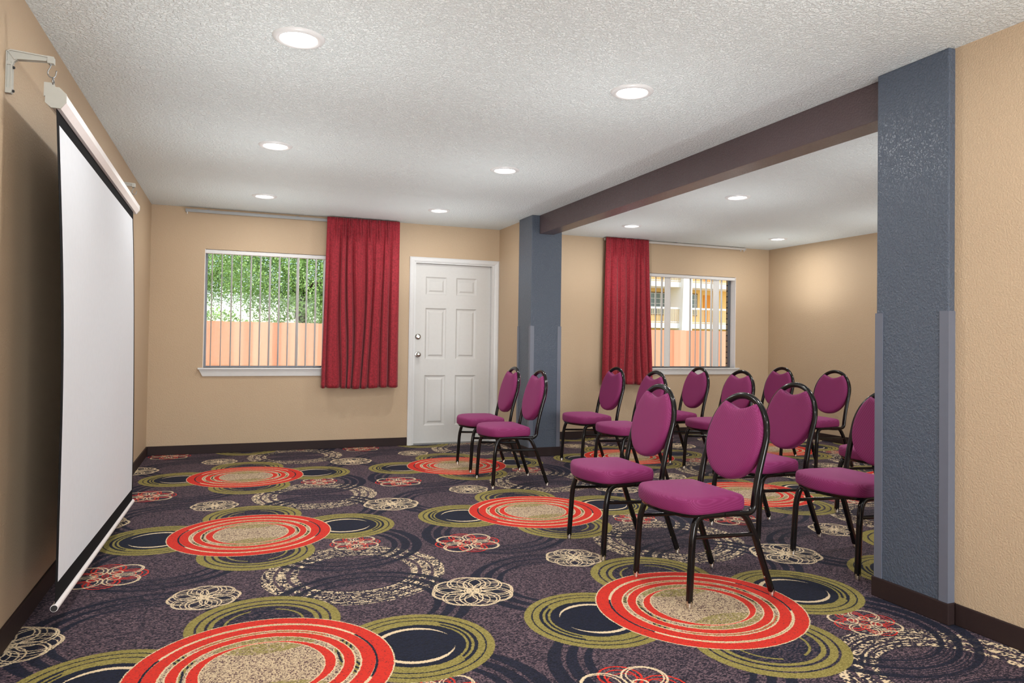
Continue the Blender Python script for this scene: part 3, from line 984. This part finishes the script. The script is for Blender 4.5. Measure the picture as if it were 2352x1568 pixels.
def make_chair():
    r = empty('banquet_chair', (0, 0, 0))
    # seat cushion
    bm = loft_outline(OUT, [(0.86, 0.402), (0.965, 0.402), (0.990, 0.405), (1.002, 0.414), (1.006, 0.436), (1.0, 0.452), (0.985, 0.462), (0.955, 0.469), (0.85, 0.476), (0.6, 0.484), (0.3, 0.489), (0.1, 0.490)])
    link('seat', bm, M['fabric'], r, smooth=True)
    bm = loft_outline(OUT, [(0.86, 0.384), (0.93, 0.386), (0.945, 0.392), (0.945, 0.403)])
    o = link('seat_pan', bm, M['metal'], r); smooth_angle(o, 40)
    # backrest pad (front cushion + back shell)
    def outline():
        pts = []
        cz, a, b_ = 0.700, 0.192, 0.196
        hornang = math.radians(55)
        N = 54
        a0 = PI - hornang; a1 = hornang + 2*PI
        for k in range(N+1):
            t_ = a0 + (a1-a0)*k/N
            pts.append((a*math.cos(t_), cz+(b_ if math.sin(t_) < 0 else 0.212)*math.sin(t_)))
        yh, zh = a*math.cos(hornang), cz+0.212*math.sin(hornang)
        for k in range(1, 14):
            s_ = k/14; y_ = yh*(1-2*s_)
            pts.append((y_, 0.843+(zh-0.843)*abs(y_/yh)**1.7))
        return pts
    ol = outline(); n = len(ol); c = (0.0, 0.685)
    bm = bmesh.new(); rings = []
    prof = [(0.90, -0.0135), (0.955, -0.0125), (0.985, -0.009), (0.998, 0.0), (1.0, 0.010), (0.992, 0.020), (0.97, 0.0275), (0.93, 0.032), (0.85, 0.035), (0.7, 0.037), (0.5, 0.0385), (0.25, 0.039)]
    for sc, off in prof:
        ring = []
        for y_, z_ in ol:
            yy, zz = c[0]+(y_-c[0])*sc, c[1]+(z_-c[1])*sc
            ring.append(bm.verts.new((bx(zz)+off, yy, zz+off*0.2)))
        rings.append(ring)
    for a, b_ in zip(rings[:-1], rings[1:]):
        for i in range(n): bm.faces.new((a[i], a[(i+1)%n], b_[(i+1)%n], b_[i]))
    bm.faces.new(rings[0][::-1])
    bm.faces.new(rings[-1])
    bmesh.ops.recalc_face_normals(bm, faces=bm.faces)
    link('backrest', bm, M['fabric'], r, smooth=True)
    bm = bmesh.new(); rings = []
    for sc, off in [(0.80, -0.030), (0.93, -0.027), (0.975, -0.021), (0.98, -0.014)]:
        ring = []
        for y_, z_ in ol:
            yy, zz = y_*sc, c[1]+(z_-c[1])*sc
            ring.append(bm.verts.new((bx(zz)+off, yy, zz+off*0.2)))
        rings.append(ring)
    for a, b_ in zip(rings[:-1], rings[1:]):
        for i in range(n): bm.faces.new((a[i], a[(i+1)%n], b_[(i+1)%n], b_[i]))
    bm.faces.new(rings[0][::-1]); bm.faces.new(rings[-1])
    bmesh.ops.recalc_face_normals(bm, faces=bm.faces)
    link('back_panel', bm, M['fabric'], r, smooth=True)
    # back frame hoop: seat rail -> post -> arch -> post -> seat rail
    HW = 0.203
    low = [(0.03, 0.3925), (-0.06, 0.391), (-0.115, 0.385), (-0.143, 0.405), (bx(0.47), 0.47), (bx(0.56), 0.56), (bx(0.64), 0.64), (bx(0.70), 0.70)]
    lowr = [(p[0], 0, p[1]) for p in low]
    path = round_path(lowr, 0.035, 5)
    P = [Vector((p.x, HW, p.z)) for p in path]
    arch = []
    for k in range(1, 30):
        a = PI*k/30
        # slightly super-elliptical arch
        y_ = HW*math.cos(a); z_ = 0.70+0.208*math.sin(a)
        arch.append(Vector((bx(z_), y_, z_)))
    P2 = [Vector((p.x, -HW, p.z)) for p in path][::-1]
    bm = bmesh.new(); tube(bm, P+arch+P2, 0.0165, 0.0125, seg=12, sq=1.3, up=(1, 0, 0))
    o = link('back_frame', bm, M['metal'], r); smooth_angle(o, 60)
    # legs
    for s_ in (1, -1):
        yk = 0.203*s_; yf = 0.219*s_
        fl = round_path([(0.03, yk, 0.3915), (0.178, yk, 0.3915), (0.205, yf*0.98, 0.30), (0.222, yf, 0.022)], [0, 0.055, 0.06, 0], 8)
        bm = bmesh.new(); tube(bm, fl, 0.0135, 0.0135, seg=12, sq=1.7, up=(0, 1, 0))
        lg = link('leg', bm, M['metal'], r); smooth_angle(lg, 50)
        bm = bmesh.new(); lathe(bm, [(0.0, 0.030), (0.0135, 0.030), (0.0145, 0.016), (0.0115, 0.014), (0.0125, 0.006), (0.0125, 0.0), (0.0, 0.0)], (0.2225, yf, 0), seg=16)
        g_ = link('glide', bm, M['brass'], lg); smooth_angle(g_, 40); g_['label'] = 'shiny metal glide'
        rl = round_path([(0.03, yk, 0.3915), (-0.088, yk, 0.3900), (-0.135, yf*0.97, 0.30), (-0.236, yf, 0.022)], [0, 0.045, 0.05, 0], 8)
        bm = bmesh.new(); tube(bm, rl, 0.0135, 0.0135, seg=12, sq=1.7, up=(0, 1, 0))
        lg = link('leg', bm, M['metal'], r); smooth_angle(lg, 50)
        bm = bmesh.new(); lathe(bm, [(0.0, 0.030), (0.0135, 0.030), (0.0145, 0.016), (0.0115, 0.014), (0.0125, 0.006), (0.0125, 0.0), (0.0, 0.0)], (-0.2375, yf, 0), seg=16)
        g_ = link('glide', bm, M['brass'], lg); smooth_angle(g_, 40); g_['label'] = 'shiny metal glide'
        bm = bmesh.new(); lathe(bm, [(0.0, 0.0), (0.005, 0.0), (0.006, 0.004), (0.0, 0.006)], (-0.212+0.014, yf, 0.088), 'x', 8)
        link('stacking_bumper', bm, M['brass'], lg)
        bm = bmesh.new(); tube(bm, [(0.203, yf*0.98, 0.303), (0.04, yf*0.98, 0.297), (-0.132, yf*0.98, 0.291)], 0.0095, seg=10)
        o = link('stretcher', bm, M['metal'], r); smooth_angle(o, 50)
    bm = bmesh.new()
    tube(bm, round_path([(0.165, 0.200, 0.375), (0.12, 0.15, 0.366), (-0.02, 0.0, 0.360), (0.12, -0.15, 0.366), (0.165, -0.200, 0.375)], 0.03, 4), 0.0055, seg=8)
    tube(bm, round_path([(-0.095, 0.200, 0.372), (-0.06, 0.12, 0.366), (-0.06, -0.12, 0.366), (-0.095, -0.200, 0.372)], 0.03, 4), 0.0055, seg=8)
    o = link('under_brace', bm, M['metal'], r); smooth_angle(o, 50)
    return r
chairs = [
 (2.111, 2.879, 180.7, 'front row magenta banquet chair nearest the camera, with its feet on the red carpet disc'),
 (2.086, 3.596, 178.6, 'front row magenta banquet chair just behind the nearest one, second from the camera'),
 (2.143, 5.490, 178.2, 'nearer of the two magenta banquet chairs by the white door and far column'),
 (2.183, 6.185, 178.2, 'magenta banquet chair closest to the white door'),
 (3.137, 2.918, 180.4, 'second row magenta banquet chair partly cut off by the near blue-grey column'),
 (3.099, 3.592, 179.7, 'second row magenta banquet chair whose back rises between the nearest chair and the near column'),
 (3.161, 5.304, 180.6, 'magenta banquet chair whose seat overlaps the one under the right curtain, just beyond the beam'),
 (3.226, 6.110, 179.8, 'magenta banquet chair standing directly below the right crimson curtain'),
 (4.163, 3.609, 181.5, 'magenta banquet chair mostly hidden behind the near column, only its seat front showing'),
 (4.138, 5.385, 181.0, 'magenta banquet chair in the third row below the right end of the window'),
 (4.190, 6.110, 178.2, 'magenta banquet chair below the middle of the right window'),
 (5.246, 6.094, 179.7, 'magenta banquet chair in the far right corner, brightest lit backrest'),
 (5.213, 5.327, 182.0, 'rightmost fully visible magenta banquet chair, against the tan right wall'),
]
c0 = make_chair()
def copy_tree(o, parent=None):
    c = o.copy(); COL.objects.link(c)
    if parent is not None: c.parent = parent
    for ch in list(o.children): copy_tree(ch, c)
    return c
proto_children = list(c0.children)
for i, (x, y, a, lab) in enumerate(chairs):
    r = c0 if i == 0 else copy_tree(c0)
    r.location = (x, y, 0); r.rotation_euler = (0, 0, math.radians(a))
    tag(r, lab, 'chair', 'magenta banquet chairs set out in rows')

# ------------------------------------------------------------------ outdoors
GZ = -0.45
m, nt, b = new_mat('dry_ground')
v = coord(nt, 'Position'); nt.links.new(mixc(nt, noise(nt, v, 3, 4), srgb(150, 140, 115), srgb(120, 130, 80)), b.inputs['Base Color']); setp(b, Roughness=0.95)
M['ground'] = m
tag(link('yard_ground', boxes((-30, 60, YB+0.16, 60, GZ-0.2, GZ)), M['ground']), kind='structure')
m, nt, b = new_mat('cedar_fence_boards')
v = coord(nt, 'Position', (9, 1, 0.5)); v2 = coord(nt, 'Position', (60, 1, 0.8))
n1 = noise(nt, v, 1.0, 3); n2 = noise(nt, v2, 1.0, 2)
c1 = mixc(nt, n1, srgb(222, 134, 92), srgb(236, 166, 126)); c1 = mixc(nt, ramp(nt, n2, [(0.55, (0,0,0)), (0.75, (0.5,0.5,0.5))]), c1, srgb(196, 110, 66))
g_ = nt.nodes.new('ShaderNodeNewGeometry'); sp_ = nt.nodes.new('ShaderNodeSeparateXYZ'); nt.links.new(g_.outputs['Position'], sp_.inputs[0])
wn = nt.nodes.new('ShaderNodeTexWhiteNoise'); wn.noise_dimensions = '1D'; nt.links.new((X(sp_.outputs[0])/0.1425).floor().v, wn.inputs['W'])
c1 = mixc(nt, X(wn.outputs[0])*0.55, c1, srgb(250, 206, 168))
nt.links.new(c1, b.inputs['Base Color']); setp(b, Roughness=0.8)
M['fence'] = m
fr = empty('wooden_fence', (4.0, 12.0, GZ)); tag(fr, 'sunlit cedar board fence outside both windows', 'fence')
bm = bmesh.new()
x = -5.0
rnd = random.Random(5)
while x < 12.0:
    w = rnd.uniform(0.135, 0.15)
    top = 1.400-GZ + (0.018 if x > 4 else 0) + rnd.uniform(-0.004, 0.004)
    box(bm, x-4.0, x+w-0.0005-4.0, -0.010+rnd.uniform(-0.003, 0.003), 0.010, 0.02, top)
    x += w
link('boards', bm, M['fence'], fr)
for z in (0.35, 1.0, 1.6):
    link('rail', boxes((-9.0, 8.0, 0.012, 0.05, z, z+0.09)), M['fence'], fr)

# trees
m, nt, b = new_mat('sunlit_leaves')
v = coord(nt, 'Position'); n1 = noise(nt, v, 2.5, 3); n2 = noise(nt, v, 30, 1)
c1 = mixc(nt, n1, srgb(122, 166, 74), srgb(168, 202, 108)); c1 = mixc(nt, ramp(nt, n2, [(0.5, (0,0,0)), (0.7, (0.7,0.7,0.7))]), c1, srgb(205, 225, 160))
nt.links.new(c1, b.inputs['Base Color']); setp(b, Roughness=0.35)
for k in ('Transmission Weight',):
    pass
b.inputs['Specular IOR Level'].default_value = 0.6
M['leaf'] = m
M['bark'] = simple('dark_bark', srgb(92, 74, 58), 0.9, bumpy=(20, 0.6, 0.02))
def tree(x, y, blobs, nleaf, trunk_h, label, name='shade_tree', leaf=0.034, seed=1):
    rnd = random.Random(seed)
    r = empty(name, (x, y, GZ)); tag(r, label, 'tree', None)
    bm = bmesh.new()
    tot = sum(q[3]*q[4]*q[5] for q in blobs)
    for (bx_, by_, bz_, rx, ry, rz) in blobs:
        k = int(nleaf*rx*ry*rz/tot)
        for _ in range(k):
            th = rnd.uniform(0, 2*PI); cz = rnd.uniform(-1, 1); sr = math.sqrt(1-cz*cz)
            rad = rnd.uniform(0.45, 1.0)**0.5
            clump = 1+0.13*math.sin(th*5+cz*7)+0.08*math.sin(th*11+bz_)
            p = Vector((bx_+rx*rad*sr*math.cos(th)*clump, by_+ry*rad*sr*math.sin(th)*clump, bz_+rz*rad*cz*clump))
            s_ = leaf*rnd.uniform(0.6, 1.3)
            d1 = Vector((rnd.gauss(0,1), rnd.gauss(0,1), rnd.gauss(0,1))).normalized()
            d2 = d1.cross(Vector((rnd.gauss(0,1), rnd.gauss(0,1), rnd.gauss(0,1)))).normalized()
            a = [p-d1*s_, p+d2*s_*0.45, p+d1*s_, p-d2*s_*0.45]
            bm.faces.new([bm.verts.new(q) for q in a])
    link('foliage', bm, M['leaf'], r)
    bm = bmesh.new()
    tube(bm, [(0, 0, 0), (0.03, 0, trunk_h*0.4), (-0.05, 0.05, trunk_h*0.75), (0.05, 0, trunk_h)], 0.16, seg=10, taper=lambda t_: 1-0.45*t_)
    link('trunk', bm, M['bark'], r, smooth=True)
    for q in blobs[:4]:
        bm = bmesh.new()
        tube(bm, [(0, 0, trunk_h*0.7), ((q[0])*0.5, q[1]*0.5, (trunk_h*0.8+q[2])*0.5), (q[0]*0.9, q[1]*0.9, q[2])], 0.07, seg=8, taper=lambda t_: 1-0.6*t_)
        link('branch', bm, M['bark'], r, smooth=True)
    return r
tree(1.55, 18.5, [(0.0, 0.2, 3.9, 1.6, 1.4, 1.7), (-0.9, -0.4, 3.7, 1.2, 1.1, 1.5), (1.2, 0.1, 3.4, 1.1, 1.2, 1.7), (0.4, -0.9, 2.95, 1.0, 0.8, 1.0), (0.9, 0.4, 2.0, 0.9, 0.8, 0.9), (-0.2, 0.6, 4.9, 1.9, 1.2, 1.1), (-0.75, -0.2, 2.35, 0.6, 0.6, 0.55), (0.1, -0.3, 2.2, 0.8, 0.6, 0.6), (1.0, -0.3, 2.3, 0.9, 0.6, 0.7), (2.0, 0, 2.4, 0.9, 0.7, 0.8)], 75000, 3.6,
     'leafy green tree beyond the fence, right half of the view through the left window', seed=1)
tree(-1.2, 22.5, [(0.2, 0.2, 4.4, 2.0, 1.3, 1.7), (-1.1, -0.4, 3.9, 1.4, 1.1, 1.4), (1.4, 0.2, 4.1, 1.4, 1.2, 1.5), (0.5, 0.0, 5.3, 1.6, 1.0, 1.0), (0.3, -0.8, 3.3, 1.2, 0.8, 0.9)], 62000, 3.6,
     'leafy green tree farther back, left half of the view through the left window', seed=2)
tree(-0.5, 14.5, [(0.0, 0, 1.80, 0.7, 0.35, 0.35), (0.8, 0, 1.66, 0.6, 0.3, 0.28), (-0.8, 0, 1.7, 0.6, 0.3, 0.3)], 3500, 1.5,
     'low green shrub peeking over the fence in the left window', name='garden_shrub', leaf=0.035, seed=3)

# hotel opposite
BZ = lambda z, k: 1.164+(z-1.164)*k
m, nt, b = new_mat('yellow_stucco'); v = coord(nt, 'Position'); nt.links.new(mixc(nt, noise(nt, v, 1.2, 3), srgb(248, 200, 118), srgb(250, 212, 140)), b.inputs['Base Color']); setp(b, Roughness=0.9)
M['stucco'] = m
M['bwhite'] = simple('white_stucco', srgb(246, 240, 228), 0.85)
M['railm'] = simple('cream_railing', srgb(236, 214, 170), 0.6)
M['bglass'] = simple('hotel_window_glass', srgb(120, 132, 128), 0.15)
M['bdark'] = simple('brown_window_surround', srgb(112, 74, 44), 0.6)
hb = empty('hotel_building', (29.0, 41.5, GZ)); tag(hb, 'yellow hotel block with white balconies seen through the right window', 'building')
o_ = Vector((29.0, 41.5, GZ))
def hpart(name, lst, mat, parent=hb, bev=0):
    return link(name, boxes(*[(a-o_.x, b_-o_.x, c-o_.y, d-o_.y, e-o_.z, f-o_.z) for a, b_, c, d, e, f in lst], bev=bev), mat, parent)
hpart('wall', [(20, 40, 41.5, 46, GZ, 12.0)], M['stucco'])
k40 = 40/30
for fl in (0, 1, 2):
    dz = fl*2.72
    zb = BZ(1.895, k40)+dz; zt = BZ(2.146, k40)+dz
    hpart('balcony_slab', [(20, 40, 39.9, 41.5, zb, zt)], M['bwhite'])
    rt = BZ(2.933, k40)+dz
    rr = hpart('railing', [(20, 40, 39.92, 39.98, rt-0.12, rt), (20, 40, 39.93, 39.97, zt+0.06, zt+0.10)], M['bwhite'])
    bars = []
    xx = 24.6
    while xx < 32.6:
        bars.append((xx, xx+0.03, 39.935, 39.965, zt, rt-0.05)); xx += 0.125
    hpart('baluster', bars, M['railm'])['kind'] = 'stuff'
    for (a, c) in ((26.0, 27.35), (28.08, 28.42), (29.25, 29.85)):
        z0, z1 = zt+0.65, zt+2.05
        wn = hpart('window', [(a-0.08, c+0.08, 41.42, 41.5, z0-0.08, z1+0.08)], M['bdark'])
        pn = hpart('pane', [(a, c, 41.40, 41.425, z0, z1)], M['bglass'], wn)
        bars = [(a+(c-a)*q/3-0.012, a+(c-a)*q/3+0.012, 41.385, 41.40, z0, z1) for q in range(4)] + [(a, c, 41.385, 41.40, z0+(z1-z0)*q/4-0.012, z0+(z1-z0)*q/4+0.012) for q in range(5)]
        hpart('glazing_bar', bars, M['bwhite'], wn)
    hpart('door', [(30.45, 31.15, 41.44, 41.5, zt+0.0, zt+2.05)], simple('orange_door', srgb(236, 150, 40), 0.6))
for (xa, xb, xc_) in ((27.32, 28.2, 27.75),):
    bm = bmesh.new()
    vs = [(xa, 39.6, GZ), (xb, 39.6, GZ), (xb, 39.6, 12), (xc_, 39.6, 12), (xa, 41.3, GZ), (xb, 41.3, GZ), (xb, 41.3, 12), (xc_, 41.3, 12)]
    v_ = [bm.verts.new(Vector(q)-o_) for q in vs]
    for q in ((0,1,2,3), (7,6,5,4), (0,4,5,1), (1,5,6,2), (2,6,7,3), (3,7,4,0)): bm.faces.new([v_[i] for i in q])
    bmesh.ops.recalc_face_normals(bm, faces=bm.faces)
    link('pillar', bm, M['bwhite'], hb)
# brick reveal outside the right window
m, nt, b = new_mat('brown_brick')
br = nt.nodes.new('ShaderNodeTexBrick'); tc = nt.nodes.new('ShaderNodeNewGeometry'); sp = nt.nodes.new('ShaderNodeSeparateXYZ'); cb = nt.nodes.new('ShaderNodeCombineXYZ')
nt.links.new(tc.outputs['Position'], sp.inputs[0]); nt.links.new(sp.outputs[1], cb.inputs[0]); nt.links.new(sp.outputs[2], cb.inputs[1]); nt.links.new(cb.outputs[0], br.inputs['Vector'])
br.inputs['Scale'].default_value = 1.0; br.inputs['Brick Width'].default_value = 0.2; br.inputs['Row Height'].default_value = 0.075; br.inputs['Mortar Size'].default_value = 0.008
br.inputs['Color1'].default_value = srgb(150, 120, 84); br.inputs['Color2'].default_value = srgb(176, 150, 110); br.inputs['Mortar'].default_value = srgb(60, 48, 40)
nt.links.new(br.outputs[0], b.inputs['Base Color']); setp(b, Roughness=0.9)
M['brick'] = m
tag(link('wall_brick_outside', boxes((W2[1]+0.016, W2[1]+0.5, YB+0.14, YB+0.22, GZ, H+0.3), (W2[0]-1.3, W2[0]-0.016, YB+0.14, YB+0.22, GZ, H+0.3)), M['brick']), kind='structure')

# ------------------------------------------------------------------ light
w = bpy.data.worlds.new('sky'); SC.world = w; w.use_nodes = True
nt = w.node_tree; nt.nodes.clear()
out = nt.nodes.new('ShaderNodeOutputWorld'); bg = nt.nodes.new('ShaderNodeBackground'); sk = nt.nodes.new('ShaderNodeTexSky')
sk.sky_type = 'NISHITA'; sk.sun_disc = False; sk.sun_elevation = math.radians(55); sk.sun_rotation = math.radians(200)
nt.links.new(sk.outputs[0], bg.inputs[0]); nt.links.new(bg.outputs[0], out.inputs[0]); bg.inputs[1].default_value = 0.35
sd = bpy.data.lights.new('sun', 'SUN'); sd.energy = 4.5; sd.angle = 0.01; sd.color = (1, 0.95, 0.87)
so = bpy.data.objects.new('sun', sd); COL.objects.link(so)
so.rotation_euler = Vector((-0.35, 0.55, -0.85)).to_track_quat('-Z', 'Y').to_euler()
def area(name, loc, target, sx, sy, e, color=(1,1,1)):
    d = bpy.data.lights.new(name, 'AREA'); d.shape = 'RECTANGLE'; d.size = sx; d.size_y = sy; d.energy = e; d.color = color
    o = bpy.data.objects.new(name, d); COL.objects.link(o); o.location = loc
    o.rotation_euler = (Vector(target)-Vector(loc)).to_track_quat('-Z', 'Y').to_euler()
    return o
# added area lights outside the invented rear windows, filling the room and ceiling
area('added_window_fill', (0.9, YF-0.20, 1.35), (0.9, 3, 2.6), 3.1, 1.75, 300, (0.95, 0.975, 1.0))
area('added_window_fill', (4.8, YF-0.20, 1.35), (4.8, 3, 2.6), 2.9, 1.75, 200, (0.95, 0.975, 1.0))

# ------------------------------------------------------------------ camera
f, yaw, pitch, roll, ch, cy_ = 1637.80357, 0.37152, 0.01813, 0.01444, 1.16426, -31.67695
F = Vector((math.sin(yaw)*math.cos(pitch), math.cos(yaw)*math.cos(pitch), math.sin(pitch)))
R = Vector((math.cos(yaw), -math.sin(yaw), 0)); U = R.cross(F)
R2 = R*math.cos(roll)+U*math.sin(roll); U2 = U*math.cos(roll)-R*math.sin(roll)
cd = bpy.data.cameras.new('camera'); cam = bpy.data.objects.new('camera', cd); COL.objects.link(cam)
cam.matrix_world = Matrix(((R2.x, U2.x, -F.x, 0), (R2.y, U2.y, -F.y, 0), (R2.z, U2.z, -F.z, ch), (0, 0, 0, 1)))
cd.sensor_width = 36; cd.lens = f/2352*36; cd.shift_y = cy_/2352; cd.clip_end = 200; cd.clip_start = 0.02
SC.camera = cam
SC.view_settings.view_transform = 'Standard'; SC.view_settings.look = 'None'
SC.view_settings.exposure = -0.22; SC.view_settings.gamma = 1.0
SC.cycles.max_bounces = 8; SC.cycles.diffuse_bounces = 5; SC.cycles.transparent_max_bounces = 16
SC.cycles.sample_clamp_indirect = 8
SC.cycles.use_denoising = True
